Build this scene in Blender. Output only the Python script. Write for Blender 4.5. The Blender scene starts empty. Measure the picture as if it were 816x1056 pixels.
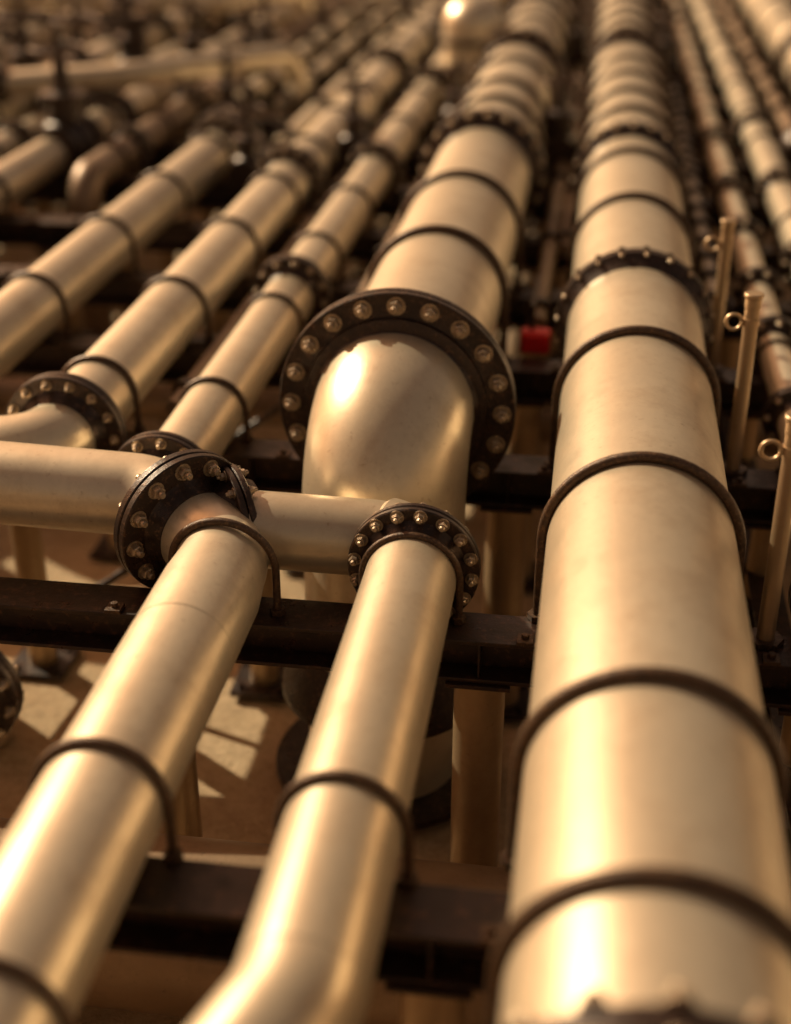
import bpy, math, random
from mathutils import Vector, Matrix
random.seed(7)
OZ = 1.8          # rack deck height above ground; all rack coordinates are relative to deck
scene = bpy.context.scene
R_ = math.radians

# ------------------------------------------------------------------ materials
def nodes(m):
    m.use_nodes = True
    nt = m.node_tree
    return nt, nt.nodes, nt.links, nt.nodes['Principled BSDF']

def noise(nt, scale, detail=4, vec=None, rough=0.55, stretch=None):
    n = nt.nodes.new('ShaderNodeTexNoise')
    n.inputs['Scale'].default_value = scale
    n.inputs['Detail'].default_value = detail
    n.inputs['Roughness'].default_value = rough
    tc = nt.nodes.new('ShaderNodeTexCoord')
    mp = nt.nodes.new('ShaderNodeMapping')
    if stretch: mp.inputs['Scale'].default_value = stretch
    nt.links.new(tc.outputs['Object'], mp.inputs['Vector'])
    nt.links.new(mp.outputs['Vector'], n.inputs['Vector'])
    return n

def ramp(nt, src, stops):
    r = nt.nodes.new('ShaderNodeValToRGB')
    els = r.color_ramp.elements
    while len(els) < len(stops): els.new(0.5)
    for e, (p, c) in zip(els, stops):
        e.position = p
        e.color = (c, c, c, 1) if isinstance(c, (int, float)) else (*c, 1)
    nt.links.new(src, r.inputs['Fac'])
    return r

def mixc(nt, fac, a, b, mode='MIX'):
    m = nt.nodes.new('ShaderNodeMix'); m.data_type = 'RGBA'; m.blend_type = mode
    for k, v in ((0, fac), (6, a), (7, b)):
        if hasattr(v, 'is_output') or hasattr(v, 'links'):
            nt.links.new(v, m.inputs[k])
        elif k == 0: m.inputs[0].default_value = v
        else: m.inputs[k].default_value = (*v, 1)
    return m.outputs[2]

def bump(nt, bsdf, hs, strength, dist=0.01):
    b = nt.nodes.new('ShaderNodeBump')
    b.inputs['Strength'].default_value = strength
    b.inputs['Distance'].default_value = dist
    nt.links.new(hs, b.inputs['Height'])
    nt.links.new(b.outputs['Normal'], bsdf.inputs['Normal'])

def pipe_mat(name, c1, c2, metallic, rlo, rhi, dirt=(0.30, 0.19, 0.11)):
    m = bpy.data.materials.new(name); nt, N, L, B = nodes(m)
    big = noise(nt, 1.3, 3, stretch=(1, .7, 1))
    base = mixc(nt, ramp(nt, big.outputs[0], [(.3, 0), (.7, 1)]).outputs[0], c1, c2)
    oi = N.new('ShaderNodeObjectInfo')
    base = mixc(nt, ramp(nt, oi.outputs['Random'], [(0, 0), (1, .4)]).outputs[0], base, tuple(x * .62 for x in c2))
    fine = noise(nt, 30, 4, stretch=(1, .5, 1))
    base = mixc(nt, ramp(nt, fine.outputs[0], [(.35, 0), (.7, .15)]).outputs[0], base, tuple(x * .55 for x in c1))
    sp = noise(nt, 22, 6, rough=.72)
    base = mixc(nt, ramp(nt, sp.outputs[0], [(.60, 0), (.72, .6)]).outputs[0], base, dirt)
    sm = noise(nt, 3.2, 6, rough=.72)
    base = mixc(nt, ramp(nt, sm.outputs[0], [(.48, 0), (.72, .38)]).outputs[0], base, dirt)
    L.new(base, B.inputs['Base Color'])
    B.inputs['Metallic'].default_value = metallic
    rr = ramp(nt, sm.outputs[0], [(.3, rlo), (.7, rhi)])
    L.new(rr.outputs[0], B.inputs['Roughness'])
    bn = noise(nt, 7, 5, stretch=(1, .5, 1))
    bump(nt, B, bn.outputs[0], .11, .015)
    return m

M_PIPE = pipe_mat('satin_steel', (.77, .665, .50), (.66, .555, .405), .60, .30, .43)
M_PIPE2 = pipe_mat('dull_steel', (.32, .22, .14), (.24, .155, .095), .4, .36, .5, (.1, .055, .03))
M_POST = pipe_mat('galvanised_post', (.52, .38, .23), (.42, .29, .17), .6, .34, .5)

def dark_mat(name, c1, c2, wear, rough=.42, metallic=.25, sc=14, lo=.58, amt=.8):
    m = bpy.data.materials.new(name); nt, N, L, B = nodes(m)
    a = noise(nt, sc, 4, rough=.65)
    base = mixc(nt, ramp(nt, a.outputs[0], [(.35, 0), (.65, 1)]).outputs[0], c1, c2)
    w = noise(nt, sc * 3, 5, rough=.7)
    base = mixc(nt, ramp(nt, w.outputs[0], [(lo, 0), (lo + .14, amt)]).outputs[0], base, wear)
    L.new(base, B.inputs['Base Color'])
    B.inputs['Metallic'].default_value = metallic
    L.new(ramp(nt, a.outputs[0], [(.3, rough - .12), (.7, rough + .18)]).outputs[0], B.inputs['Roughness'])
    bump(nt, B, w.outputs[0], .45, .008)
    return m
M_FL = dark_mat('flange_paint', (.042, .024, .017), (.022, .013, .010), (.16, .085, .05), .32, .35, 12, .55, .8)
M_STRAP = dark_mat('strap_rust', (.085, .047, .027), (.045, .026, .016), (.2, .115, .06), .38, .35, 22, .52)
M_BEAM = dark_mat('beam_paint', (.036, .018, .013), (.020, .011, .008), (.11, .05, .028), .36, .2, 6, .54)
M_BOLT = dark_mat('bolt_steel', (.50, .40, .29), (.26, .19, .13), (.10, .055, .03), .32, .75, 30)
M_RED = dark_mat('red_paint', (.8, .012, .010), (.6, .010, .008), (.25, .01, .01), .35, 0, 20)
def ground_mat():
    m = bpy.data.materials.new('sandy_ground'); nt, N, L, B = nodes(m)
    a = noise(nt, .6, 6, rough=.6); b = noise(nt, 14, 6, rough=.75)
    c = mixc(nt, ramp(nt, a.outputs[0], [(.35, 0), (.65, 1)]).outputs[0], (.66, .48, .30), (.48, .33, .19))
    c = mixc(nt, ramp(nt, b.outputs[0], [(.42, 0), (.66, .5)]).outputs[0], c, (.26, .165, .09))
    L.new(c, B.inputs['Base Color']); B.inputs['Roughness'].default_value = .9
    bump(nt, B, b.outputs[0], .8, .05)
    return m
M_GROUND = ground_mat()

# ------------------------------------------------------------------ mesh builder
class MB:
    def __init__(s): s.v = []; s.f = []
    def add(s, verts, faces):
        o = len(s.v); s.v += [tuple(v) for v in verts]
        s.f += [tuple(i + o for i in f) for f in faces]
    def tube(s, path, rad, seg=56, caps=True):
        path = [Vector(p) for p in path]; n = len(path)
        if not isinstance(rad, (list, tuple)): rad = [rad] * n
        T = []
        for i in range(n):
            a = path[max(i - 1, 0)]; b = path[min(i + 1, n - 1)]
            T.append((b - a).normalized())
        up = Vector((0, 0, 1)) if abs(T[0].z) < .9 else Vector((1, 0, 0))
        u = T[0].cross(up).normalized(); vs = []; fs = []
        for i in range(n):
            if i:
                q = T[i - 1].rotation_difference(T[i]); u = q @ u
            u = (u - T[i] * u.dot(T[i])).normalized(); w = T[i].cross(u)
            for k in range(seg):
                a = 2 * math.pi * k / seg
                vs.append(path[i] + (u * math.cos(a) + w * math.sin(a)) * rad[i])
        for i in range(n - 1):
            for k in range(seg):
                k2 = (k + 1) % seg
                fs.append((i * seg + k, i * seg + k2, (i + 1) * seg + k2, (i + 1) * seg + k))
        if caps:
            fs.append(tuple(range(seg))[::-1]); fs.append(tuple((n - 1) * seg + k for k in range(seg)))
        s.add(vs, fs)
    def lathe(s, c, axis, prof, seg=64, closed=True, rot=0):
        c = Vector(c); t = Vector(axis).normalized()
        up = Vector((0, 0, 1)) if abs(t.z) < .9 else Vector((0, 1, 0))
        u = t.cross(up).normalized(); w = t.cross(u)
        vs = []; fs = []; n = len(prof)
        for (a, r) in prof:
            for k in range(seg):
                g = 2 * math.pi * k / seg + rot
                vs.append(c + t * a + (u * math.cos(g) + w * math.sin(g)) * r)
        rng = n if closed else n - 1
        for i in range(rng):
            j = (i + 1) % n
            for k in range(seg):
                k2 = (k + 1) % seg
                fs.append((i * seg + k, j * seg + k, j * seg + k2, i * seg + k2))
        if not closed:
            fs.append(tuple(range(seg))); fs.append(tuple((n - 1) * seg + k for k in range(seg))[::-1])
        s.add(vs, fs)
    def box(s, lo, hi):
        x0, y0, z0 = lo; x1, y1, z1 = hi
        s.add([(x0, y0, z0), (x1, y0, z0), (x1, y1, z0), (x0, y1, z0), (x0, y0, z1), (x1, y0, z1), (x1, y1, z1), (x0, y1, z1)],
              [(0, 3, 2, 1), (4, 5, 6, 7), (0, 1, 5, 4), (1, 2, 6, 5), (2, 3, 7, 6), (3, 0, 4, 7)])
    def obj(s, name, mat, parent=None, bevel=0):
        me = bpy.data.meshes.new(name)
        me.from_pydata([(a, b, c + OZ) for a, b, c in s.v], [], s.f)
        me.polygons.foreach_set('use_smooth', [True] * len(me.polygons))
        me.set_sharp_from_angle(angle=R_(32))
        me.materials.append(mat)
        o = bpy.data.objects.new(name, me); scene.collection.objects.link(o)
        if parent: o.parent = parent
        if bevel:
            b = o.modifiers.new('bevel', 'BEVEL'); b.width = bevel; b.segments = 2; b.limit_method = 'ANGLE'
        return o

def empty(name):
    e = bpy.data.objects.new(name, None); scene.collection.objects.link(e); return e

def fillet(pts, R, n=14):
    pts = [Vector(p) for p in pts]; out = [pts[0]]
    for i in range(1, len(pts) - 1):
        p = pts[i]; a = (pts[i - 1] - p).normalized(); b = (pts[i + 1] - p).normalized()
        ang = a.angle(b)
        if ang > math.pi - .01: out.append(p); continue
        r = R[i - 1] if isinstance(R, (list, tuple)) else R
        d = r / math.tan(ang / 2)
        c = p + (a + b).normalized() * (r / math.sin(ang / 2))
        s0 = p + a * d - c; s1 = p + b * d - c
        tot = s0.angle(s1); ax = s0.cross(s1).normalized()
        for k in range(n + 1):
            out.append(c + Matrix.Rotation(tot * k / n, 3, ax) @ s0)
    out.append(pts[-1])
    return out

class Pipe:
    """one pipeline: tube, flanges, bolts, straps, welds as child parts"""
    def __init__(s, name):
        s.e = empty(name); s.t = MB(); s.f = MB(); s.b = MB(); s.s = MB(); s.w = MB()
    def flange(s, c, ax, r, R, th=.05, nb=16, bs=.03, pair=True, hub=True, seg=72, stud=.05):
        c = Vector(c); ax = Vector(ax).normalized(); ch = .006
        discs = ((-1, 1) if pair else (1,))
        for d in discs:
            a = ax * d; g = .004
            s.f.lathe(c, a, [(g, r * .97), (g, R - ch), (g + ch, R), (g + th - ch, R), (g + th, R - ch),
                             (g + th, r * 1.16 + .012), (g + th + .012, r * 1.13 + .004), (g + th + .05, r * 1.05), (g + th + .075, r * 1.005), (g + th + .075, r * .97)], seg)
        if pair: s.f.lathe(c, ax, [(-.004, r * .97), (-.004, R * .9), (.004, R * .9), (.004, r * .97)], seg)
        up = Vector((0, 0, 1)) if abs(ax.z) < .9 else Vector((0, 1, 0))
        u = ax.cross(up).normalized(); w = ax.cross(u)
        rb = (R + r * 1.13) / 2 + (R - r) * .05
        off = random.random() * .4
        for k in range(nb):
            g = 2 * math.pi * (k + off) / nb
            p = c + (u * math.cos(g) + w * math.sin(g)) * rb
            for d in (-1, 1):
                base = (th + .004) if (pair or d == 1) else -.004
                a = ax * d; h = bs * 1.15
                s.b.lathe(p, a, [(base, bs * 1.35), (base + .005, bs * 1.35)], 14, False)
                s.b.lathe(p, a, [(base + .005, bs * .95), (base + .009, bs), (base + h, bs), (base + h + .005, bs * .82)], 6, False, random.random() * 3)
                L = stud * random.uniform(.8, 1.1)
                s.b.lathe(p, a, [(base + h, bs * .55), (base + h + L * .5, bs * .55), (base + h + L * .5 + .006, bs * .42)], 10, False)
    def strap(s, x, y, r, zc, br=.026, foot=0.0, seg=12, lean=None):
        if lean is None: lean = random.uniform(-.02, .02)
        rs = r + br * .9; p = []
        p.append((x - rs, y, foot - .03)); p.append((x - rs, y, zc * .5 + foot * .5))
        for k in range(29):
            a = math.pi * (1 - k / 28); p.append((x + rs * math.cos(a), y + lean * math.sin(a), zc + rs * math.sin(a)))
        p.append((x + rs, y, zc * .5 + foot * .5)); p.append((x + rs, y, foot - .03))
        s.s.tube(p, br, seg)
        for sx in (-1, 1):
            s.s.lathe((x + sx * rs, y, foot), (0, 0, 1), [(0.0, br * 2.0), (.03, br * 2.0)], 6, False)
    def weld(s, c, ax, r):
        s.w.lathe(c, ax, [(-.006, r * .99), (-.003, r + .002), (.003, r + .002), (.006, r * .99)], 64)
    def done(s, mat=None):
        for m, n, mt in ((s.t, 'tube', mat or M_PIPE), (s.f, 'flanges', M_FL), (s.b, 'bolts', M_BOLT), (s.s, 'straps', M_STRAP), (s.w, 'welds', mat or M_PIPE)):
            if m.v: m.obj(n, mt, s.e)

Y = (0, 1, 0)
BEAMS = [1.9, 3.72, 5.68, 7.6, 9.3, 10.95, 12.6, 14.3, 16.0, 17.8, 19.6, 21.5, 23.5, 25.5, 28, 30.5, 33, 36, 39, 42]
def st(i): return BEAMS[i] + .1

# ---- big pipe on the right
P = Pipe('large_steel_pipe'); x, r = .335, .445
P.t.tube([(x, y, r) for y in (-1.5, 1, 2.46, 4, 6, 8, 9, 11, 13.1, 20, 30, 45)], r, 96)
for y in (3.0, 4.02, 5.80, 7.58, 10.7, 12.35): P.strap(x, y, r, r, .026, seg=14)
P.flange((x, 2.40, r), Y, r, .55, .05, 16, .034)
P.flange((x, 8.98, r), Y, r, .53, .045, 20, .018)
P.flange((x, 13.15, r), Y, r, .54, .06, 20, .022)
y = 14.3
while y < 40: P.strap(x, y, r, r, .03, seg=8); y += random.choice((1.1, 1.3, 1.5))
P.flange((x, 19.4, r), Y, r, .55, .06, 16, .03); P.flange((x, 26, r), Y, r, .55, .06, 16, .03)
P.done()

# ---- main pipe with big flange and downward elbow
P = Pipe('large_steel_pipe'); x, r = -1.06, .465; zc = .475
path = fillet([(x, 45, zc), (x, 6.8, zc), (x, 6.8, -1.75)], .49, 24)
path = [Vector((x, yy, zc)) for yy in (45, 30, 20, 14, 11, 9)] + path[1:]
P.t.tube(path, r, 96)
P.flange((x, 7.34, zc - .02), Y, r, .70, .05, 20, .041, stud=.07)
P.f.lathe((x, 7.275, zc), Y, [(0, r), (0, r + .075), (-.02, r + .07), (-.035, r + .02), (-.035, r)], 72)
P.flange((x, 13.1, zc), Y, r, .60, .07, 20, .03)
P.flange((x, 18.6, zc), Y, r, .60, .07, 16, .034); P.flange((x, 25, zc), Y, r, .6, .07, 16, .034)
for y in (9.35, 11.0): P.strap(x, y, r, zc, .028, seg=14)
y = 14.4
while y < 40: P.strap(x, y, r, zc, .03, seg=8); y += random.choice((1.1, 1.2, 1.5))
P.weld((x, 6.8, -.1), (0, 0, 1), r)
P.f.lathe((x, 6.8, -1.15), (0, 0, 1), [(0, r), (0, .62), (.05, .62), (.3, .48), (.3, r)], 64)
P.f.lathe((x, 6.8, -1.75), (0, 0, 1), [(0, r), (0, .68), (.05, .68), (.05, r)], 64)
P.done()

# ---- lower left pipe B, elbow, flange, header to the left
P = Pipe('steel_pipe'); x, r = -1.684, .245
pb = fillet([(x, -1.5, r), (x, 5.74, r + .015), (-2.2, 6.2, .33), (-4.0, 6.08, .44), (-4.0, 6.08, -1.78)], [.33, .33, .4], 14)
pb = [Vector((x, y, r)) for y in (-1.5, 1, 3, 4.5, 5.4)] + pb[1:]
rad = []
for q in pb:
    if q.x > -1.70 and q.y < 5.5: rad.append(.245)
    elif q.x > -1.9: rad.append(.225)
    else: rad.append(.222)
P.t.tube(pb, rad, 72)
n = Vector((.516, -.46, -.06)).normalized()
fc = Vector((-1.98, 5.99, .31))
P.flange(fc, n, .215, .385, .045, 12, .034, stud=.06)
for y in (2.80, 3.85): P.strap(x, y, r, r, .02)
P.strap(x, 5.66, r, r, .02)
P.weld((x, 4.9, r), Y, r)
P.weld((x, 2.2, r), Y, r)
P.done()

# ---- pipe A: right half of the header, elbow, flange, down to the near bend
P = Pipe('steel_pipe'); x, r = -.757, .225
pa = fillet([(-1.62, 6.0, .285), (x, 6.08, .232), (x, 3.0, .225), (-1.14, 2.1, .12), (-1.6, 1.2, -.1)], [.24, .35, .5], 14)
P.t.tube(pa, [.2] + [.2 if q.y > 6.05 else r for q in pa[1:]], 72)
P.flange((x, 5.83, r + .01), Y, r * .98, .33, .035, 16, .026, stud=.04)
P.flange((-1.73, 6.07, .285), (.85, .55, 0), .2, .30, .035, 12, .022, stud=.03)
P.strap(x, 5.71, r, r, .018); P.strap(x, 3.85, r, r, .02)
P.weld((x, 3.08, .226), Y, r)
P.done()

# ---- pipe D
P = Pipe('steel_pipe'); x, r = -2.29, .195
P.t.tube([(x, y, r) for y in (6.25, 7, 9, 12, 20, 45)], r, 64)
P.flange((x, 6.62, r), Y, r, .31, .04, 12, .024)
P.flange((x, 10.05, r), Y, r, .31, .05, 12, .022); P.flange((x, 14.2, r), Y, r, .31, .05, 12, .022)
for i in range(3, len(BEAMS) - 3): P.strap(x, st(i), r, r, .018, seg=8)
P.weld((x, 8.6, r), Y, r)
P.flange((x, 18.9, r), Y, r, .33, .05, 12, .026)
P.done()

# ---- pipe E
P = Pipe('steel_pipe'); x, r = -3.06, .235
pe = fillet([(x, 45, r), (x, 6.78, r), (-3.75, 6.72, r), (-3.75, 6.72, -1.78)], [.3, .3], 12)
P.t.tube(pe, r, 64)
P.flange((x, 7.15, r), Y, r, .37, .045, 14, .024, stud=.05)
for i in range(3, len(BEAMS) - 3): P.strap(x, st(i) + .04, r, r, .02, seg=8)
P.flange((x, 13.5, r), Y, r, .36, .06, 14, .024); P.flange((x, 20, r), Y, r, .38, .06, 14, .028)
P.weld((x, 8.9, r), Y, r)
P.done()

# ---- pipe F
P = Pipe('steel_pipe'); x, r = -4.15, .23
pf = fillet([(x, 15.4, r), (x, 7.1, r), (x, 7.1, -1.78)], .35, 12)
P.t.tube(pf, r, 64)
for i in range(3, 8): P.strap(x, st(i), r, r, .02, seg=8)
P.flange((x, 14.9, r), Y, r, .38, .07, 14, .028)
P.flange((x, 15.3, r), Y, r, .38, .07, 14, .028)
P.done()

# ---- right-hand small pipes
P = Pipe('steel_pipe'); x, r = 1.37, .115
P.t.tube([(x, y, r) for y in (1, 6, 12, 45)], r, 40)
P.flange((x, 5.98, r + .02), Y, r, .28, .04, 8, .024)
for y in (8.3, 9.7, 10.9, 12.4, 14, 16.5): P.flange((x, y, r), Y, r, .2, .04, 8, .02)
for i in range(2, 16): P.strap(x, st(i), r, r, .015, seg=8)
P.done()
P = Pipe('steel_pipe'); x, r = 1.87, .16
P.t.tube([(x, y, r) for y in (1, 6, 12, 45)], r, 40)
for y in (11.6, 14, 17): P.flange((x, y, r), Y, r, .25, .05, 10, .02)
for i in range(2, 16): P.strap(x, st(i) - .05, r, r, .018, seg=8)
P.done()
P = Pipe('large_steel_pipe'); x, r = 2.95, .36
P.t.tube([(x, y, r) for y in (1, 6, 12, 45)], r, 48)
for y in (10, 15, 21): P.flange((x, y, r), Y, r, .48, .06, 14, .026)
for i in range(2, 18): P.strap(x, st(i) - .03, r, r, .025, seg=8)
P.done()
P = Pipe('steel_pipe'); x, r = 1.02, .07
P.t.tube([(x, y, r + .02) for y in (10.4, 20, 45)], r, 24)
y = 10.6
while y < 32: P.f.lathe((x, y, r + .02), Y, [(-.05, r), (-.05, .115), (.05, .115), (.05, r)], 12); y += random.uniform(.45, .7)
P.done()
# near-left pipe with flange facing rack
P = Pipe('steel_pipe'); x, r = -2.56, .2
P.t.tube([(x, -1.5, .22), (x, 4.5, .22)], r, 48)
P.flange((x, 4.5, .22), Y, r, .285, .04, 12, .018)
P.strap(x, 3.8, r, .22, .02); P.done()

# ---- slender pipes in the dark gap between the two big ones, and left gaps
for (x, r, y0, zc) in ((-.35, .07, 9.9, .09), (-.12, .05, 8.2, -.42), (-.62, .09, 8.6, -.75), (-1.78, .06, 8.4, .08), (-2.66, .05, 8, .06), (-3.6, .08, 8.2, -.4),
                       (-3.62, .11, 15.5, .12), (-4.72, .14, 16.5, .15), (-4.2, .1, 18, .12), (-1.72, .09, 18, .1), (-.22, .06, 12, .07), (.95, .1, 12, -.4), (2.35, .09, 9, .1)):
    P = Pipe('steel_pipe'); P.t.tube([(x, y0, zc), (x, max(12, y0 + 1), zc), (x, 45, zc)], r, 24)
    y = y0 + .3
    while y < 30: P.f.lathe((x, y, zc), Y, [(-.04, r * .9), (-.04, r * 1.7), (.04, r * 1.7), (.04, r * .9)], 14); y += random.uniform(.9, 2.4)
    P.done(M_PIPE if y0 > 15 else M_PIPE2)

# ---- far-left bank of pipelines
def gate_valve(x, y, z, s=1, mat=None, red=False):
    e = empty('gate_valve'); b = MB()
    b.lathe((x, y, z), Y, [(-.3 * s, .2 * s), (-.24 * s, .2 * s), (-.24 * s, .13 * s), (-.12 * s, .2 * s), (0, .235 * s), (.12 * s, .2 * s), (.24 * s, .13 * s), (.24 * s, .2 * s), (.3 * s, .2 * s)], 20, False)
    b.lathe((x, y, z), (0, 0, 1), [(.1 * s, .13 * s), (.34 * s, .12 * s), (.34 * s, .18 * s), (.4 * s, .18 * s), (.42 * s, .08 * s), (.6 * s, .05 * s), (.9 * s, .025 * s)], 16, False)
    b.obj('body', M_FL, e)
    w = MB(); ring = [(x + .2 * s * math.cos(a), y + .2 * s * math.sin(a), z + .72 * s) for a in [k * math.pi / 12 for k in range(25)]]
    w.tube(ring, .018 * s, 8, False)
    for a in (0, math.pi / 2): 
        w.tube([(x - .2 * s * math.cos(a), y - .2 * s * math.sin(a), z + .72 * s), (x + .2 * s * math.cos(a), y + .2 * s * math.sin(a), z + .72 * s)], .012 * s, 6)
    w.obj('handwheel', M_STRAP, e)

FAR = ((-5.25, .17, 13.5), (-5.95, .2, 10.5), (-6.7, .16, 11), (-7.5, .24, 9), (-8.4, .18, 9), (-9.3, .24, 9), (-10.3, .2, 9), (-11.4, .26, 9), (-12.6, .22, 10), (-14, .28, 10), (-15.4, .24, 12), (-17, .28, 12))
ENDS = {2: 22, 4: 26, 6: 24, 8: 28}
for k, (x, r, y0) in enumerate(FAR):
    P = Pipe('steel_pipe'); y1 = ENDS.get(k, 48)
    P.t.tube(fillet([(x, y1, r), (x, y0, r), (x, y0, -1.78)], r * 1.6, 8) if y1 == 48 else fillet([(x, y1, -1.78), (x, y1, r), (x, y0, r), (x, y0, -1.78)], r * 1.6, 8), r, 28)
    for b in BEAMS[5:18]:
        if y0 + .5 < b < y1 - .5: P.strap(x, b + .1, r, r, .024, seg=6)
    y = y0 + 1.5
    while y < min(40, y1 - 1): P.flange((x, y, r), Y, r, r * 1.6, .05, 10, .026, seg=28); y += random.uniform(2, 5)
    P.done(M_PIPE2 if k in (0, 4) else None)
    for j in range(2): gate_valve(x, random.uniform(y0 + 2, min(30, y1 - 2)), r, random.uniform(.9, 1.5))
for (x, y) in ((-2.68, 15.2), (-1.72, 17), (-3.6, 14), (-.4, 15.5), (-4.6, 17), (.95, 21), (2.3, 16), (-.35, 22), (-2.7, 24)):
    gate_valve(x, y, .2, random.uniform(.8, 1.1))

# crossing pipes in the distance
def cross(pts, r, R=.35, mat=None, fl=()):
    P = Pipe('steel_pipe'); P.t.tube(fillet(pts, R, 10), r, 32)
    for f in fl: P.flange(f, (1, 0, 0), r, r * 1.6, .05, 10, .024, seg=32)
    P.done(mat)
cross([(-8.7, 16.2, -1.7), (-8.7, 16.2, .5), (-5.6, 16.6, .72), (-4.2, 19.2, .6), (-4.2, 19.2, -1)], .15, .4, None, ((-7.3, 16.38, .6),))
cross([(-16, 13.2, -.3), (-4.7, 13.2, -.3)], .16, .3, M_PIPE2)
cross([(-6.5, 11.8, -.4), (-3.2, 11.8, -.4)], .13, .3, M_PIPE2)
cross([(-14, 28, 1.0), (-3.6, 28, 1.0)], .2, .3, M_PIPE2)
cross([(-12, 23.2, .8), (-6.2, 23.2, .8), (-5.4, 25.5, .7), (-5.4, 25.5, -1)], .17, .35, None, ((-8, 23.2, .8),))
# big dark pipes running crosswise beneath the rack
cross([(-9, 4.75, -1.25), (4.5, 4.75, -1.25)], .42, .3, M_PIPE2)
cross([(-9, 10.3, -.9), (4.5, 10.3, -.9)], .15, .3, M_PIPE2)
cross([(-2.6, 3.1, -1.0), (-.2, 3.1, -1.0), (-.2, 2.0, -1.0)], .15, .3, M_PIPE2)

# domed vertical vessel
e = empty('pressure_vessel'); b = MB()
b.lathe((-1.86, 20.6, -1.75), (0, 0, 1), [(0, .45), (2.6, .45)] + [(2.6 + .4 * math.sin(t * math.pi / 16), .45 * math.cos(t * math.pi / 16) + .001) for t in range(1, 9)], 40, False)
b.obj('shell', M_PIPE, e)
b = MB(); b.lathe((-1.86, 20.6, .6), (0, 0, 1), [(0, .44), (0, .52), (.08, .52), (.08, .44)], 32); b.obj('band', M_FL, e)

# ------------------------------------------------------------------ rack structure
def ibeam_x(m, x0, x1, y, ztop, w=.27, h=.24, t=.022, web=.014):
    m.box((x0, y - w / 2, ztop - t), (x1, y + w / 2, ztop))
    m.box((x0, y - web / 2, ztop - h + t), (x1, y + web / 2, ztop - t))
    m.box((x0, y - w / 2, ztop - h), (x1, y + w / 2, ztop - h + t))
def ibeam_y(m, y0, y1, x, ztop, w=.2, h=.2, t=.018, web=.012):
    m.box((x - w / 2, y0, ztop - t), (x + w / 2, y1, ztop))
    m.box((x - web / 2, y0, ztop - h + t), (x + web / 2, y1, ztop - t))
    m.box((x - w / 2, y0, ztop - h), (x + w / 2, y1, ztop - h + t))
rack = empty('pipe_rack')
m = MB(); clips = MB()
PX = [-17, -15, -13.2, -11.6, -10, -8.4, -6.8, -5.2, -3.62, -2.02, -.4, 1.2, 2.8, 4.4]
for b in BEAMS:
    ibeam_x(m, -18.5, 4.8, b, -.004)
    # web stiffeners
    for xx in PX:
        m.box((xx - .006, b - .125, -.22), (xx + .006, b + .125, -.03))
        if b < 16 and xx > -7:
            for dx in (-.22, .22):      # beam clamps with bolts
                clips.box((xx + dx - .04, b - .145, -.002), (xx + dx + .04, b - .06, .018))
                clips.lathe((xx + dx, b - .1, .018), (0, 0, 1), [(0, .02), (.022, .02)], 6, False)
m.obj('cross_beams', M_BEAM, rack, .003)
clips.obj('beam_clamps', M_STRAP, rack, .002)
m = MB()
for xx in (1.2, -8.4): ibeam_y(m, 1, 42, xx, -.62)
for b in BEAMS[5:]: ibeam_x(m, -18.5, 4.8, b - .3, -1.05, .12, .12)
m.obj('lower_beams', M_BEAM, rack, .002)
m = MB(); bp = MB()
for b in BEAMS[:16]:
    for xx in PX:
        rr = .13 if xx == -.4 else .1
        m.tube([(xx, b, -1.78), (xx, b, -.265)], rr, 28)
        bp.box((xx - .2, b - .2, -1.79), (xx + .2, b + .2, -1.75))
        bp.box((xx - .16, b - .16, -.268), (xx + .16, b + .16, -.2465))
        for sx in (-.14, .14):
            for sy in (-.14, .14):
                bp.lathe((xx + sx, b + sy, -1.75), (0, 0, 1), [(0, .025), (.03, .025)], 6, False)
m.obj('columns', M_POST, rack); bp.obj('base_plates', M_BEAM, rack, .002)
m = MB()
for i in range(1, 14):
    for xx in (-6.8,):
        a, b = BEAMS[i], BEAMS[i + 1]
        m.tube([(xx + .02, a + .1, -.32), (xx + .02, b - .1, -1.4)] if i % 2 else [(xx + .02, a + .1, -1.4), (xx + .02, b - .1, -.32)], .03, 8)
    if i > 2:
        m.tube([(-3.5, BEAMS[i] + .03, -1.4), (-2.1, BEAMS[i] + .03, -.35)], .03, 8)
        m.tube([(-5.1, BEAMS[i] + .03, -.35), (-3.7, BEAMS[i] + .03, -1.4)], .03, 8)
m.obj('braces', M_BEAM, rack)
# taller portal frames of the plant in the far left
def portal_frame(x0, x1, y, h):
    e = empty('portal_frame'); m = MB()
    for xx in (x0, x1): m.box((xx - .07, y - .07, -1.78), (xx + .07, y + .07, h))
    m.box((x0 - .2, y - .055, h + .002), (x1 + .2, y + .055, h + .14))
    m.tube([(x0 + .07, y, h - .5), (x0 + .5, y, h)], .03, 8); m.tube([(x1 - .07, y, h - .5), (x1 - .5, y, h)], .03, 8)
    m.obj('frame', M_BEAM, e, .004)
portal_frame(-10.9, -6.35, 19, .95); portal_frame(-16.2, -10.9, 21.5, 1.1); portal_frame(-8.0, -3.6, 26, 1.3)
portal_frame(-13.3, -8.9, 15.2, .8)

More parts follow.
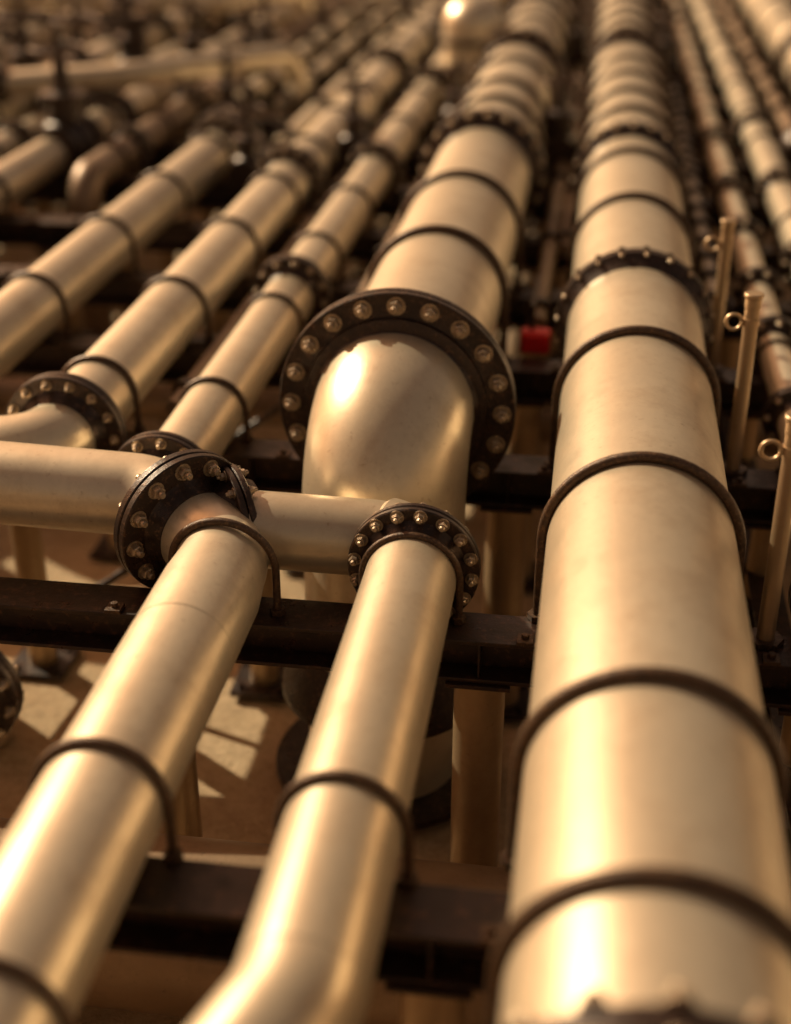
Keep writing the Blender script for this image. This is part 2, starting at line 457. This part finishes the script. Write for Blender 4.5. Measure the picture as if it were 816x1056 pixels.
# guide posts standing on the beams at the right
def guide_post(x, y, h, rr=.043, side=-1, ring=True):
    e = empty('guide_post'); p = MB()
    p.lathe((x, y, 0), (0, 0, 1), [(0, rr), (h - .09, rr), (h - .09, rr * 1.02), (h - .085, rr * 1.1), (h - .03, rr * 1.12), (h - .02, rr * 1.3), (h - .004, rr * 1.3), (h, rr * 1.2)], 28, False)
    p.obj('shaft', M_POST, e)
    q = MB(); q.lathe((x, y, 0), (0, 0, 1), [(0, rr * 2.1), (.03, rr * 2.1)], 6, False); q.obj('base_nut', M_STRAP, e)
    if ring:
        q = MB(); cx = x + side * (rr + .055); cz = h - .17
        q.tube([(cx + .045 * math.cos(a), y - .02, cz + .045 * math.sin(a)) for a in [k * math.pi / 12 for k in range(25)]], .011, 8, False)
        q.lathe((x, y, cz - .02), (0, 0, 1), [(0, rr * .98), (0, rr * 1.15), (.04, rr * 1.15), (.04, rr * .98)], 24)
        q.obj('ring_clip', M_POST, e)
guide_post(.965, 5.74, 1.19); guide_post(.95, 7.66, 1.13); guide_post(.93, 9.36, 1.1, .04)

# red junction box between the big pipes
e = empty('red_junction_box'); b = MB()
b.box((-.46, 9.5, .0), (-.24, 9.64, .17)); b.obj('body', M_RED, e, .02)
b = MB(); b.box((-.44, 9.485, .02), (-.26, 9.5, .15)); b.obj('lid', M_RED, e, .006)
b = MB(); b.tube([(-.38, 9.57, .16), (-.38, 9.57, .34), (-.38, 10.3, .34)], .018, 10); b.obj('conduit', M_BEAM, e)

# ------------------------------------------------------------------ ground
g = MB()
N = 60
vs = []; fs = []
for j in range(N + 1):
    for i in range(N + 1):
        u = (i / N * 2 - 1); w = (j / N * 2 - 1)
        xx = 600 * u * abs(u) ** 1.5; yy = 600 * w * abs(w) ** 1.5
        vs.append((xx, yy, -OZ + (.02 * math.sin(xx * 1.3) * math.cos(yy * .9) if abs(xx) < 60 and abs(yy) < 60 else 0) - .02))
for j in range(N):
    for i in range(N):
        a = j * (N + 1) + i; fs.append((a, a + 1, a + N + 2, a + N + 1))
g.add(vs, fs); g.obj('ground', M_GROUND)

# ------------------------------------------------------------------ light
sd = Vector((-.68, .45, .54)).normalized()
el = math.asin(sd.z); az = math.atan2(sd.x, sd.y)
w = bpy.data.worlds.new('World'); scene.world = w; w.use_nodes = True
nt = w.node_tree; bg = nt.nodes['Background']
sky = nt.nodes.new('ShaderNodeTexSky'); sky.sky_type = 'NISHITA'; sky.sun_disc = False
sky.sun_elevation = el; sky.sun_rotation = az; sky.dust_density = 4; sky.air_density = 1.2
mx = nt.nodes.new('ShaderNodeMix'); mx.data_type = 'RGBA'; mx.blend_type = 'MULTIPLY'; mx.inputs[0].default_value = 1
nt.links.new(sky.outputs[0], mx.inputs[6]); mx.inputs[7].default_value = (1.3, .68, .36, 1)
nt.links.new(mx.outputs[2], bg.inputs['Color']); bg.inputs['Strength'].default_value = .10
sl = bpy.data.lights.new('sun', 'SUN'); sl.energy = 5; sl.angle = R_(.6); sl.color = (1, .87, .60)
so = bpy.data.objects.new('sun', sl); scene.collection.objects.link(so)
so.rotation_euler = sd.to_track_quat('Z', 'Y').to_euler(); so.location = (-10, 10, 15)

# ------------------------------------------------------------------ camera
cd = bpy.data.cameras.new('camera'); co = bpy.data.objects.new('camera', cd); scene.collection.objects.link(co)
cd.sensor_fit = 'VERTICAL'; cd.sensor_height = 36; cd.sensor_width = 36; cd.lens = 47.7
cd.clip_end = 2000; cd.clip_start = .05
co.location = (0, 0, 3.56 + OZ)
co.rotation_euler = (R_(90 - 27.25), 0, R_(8.3))
cd.dof.use_dof = True; cd.dof.focus_distance = 6.8; cd.dof.aperture_fstop = .38
scene.camera = co
scene.view_settings.view_transform = 'Standard'; scene.view_settings.look = 'None'; scene.view_settings.exposure = 0
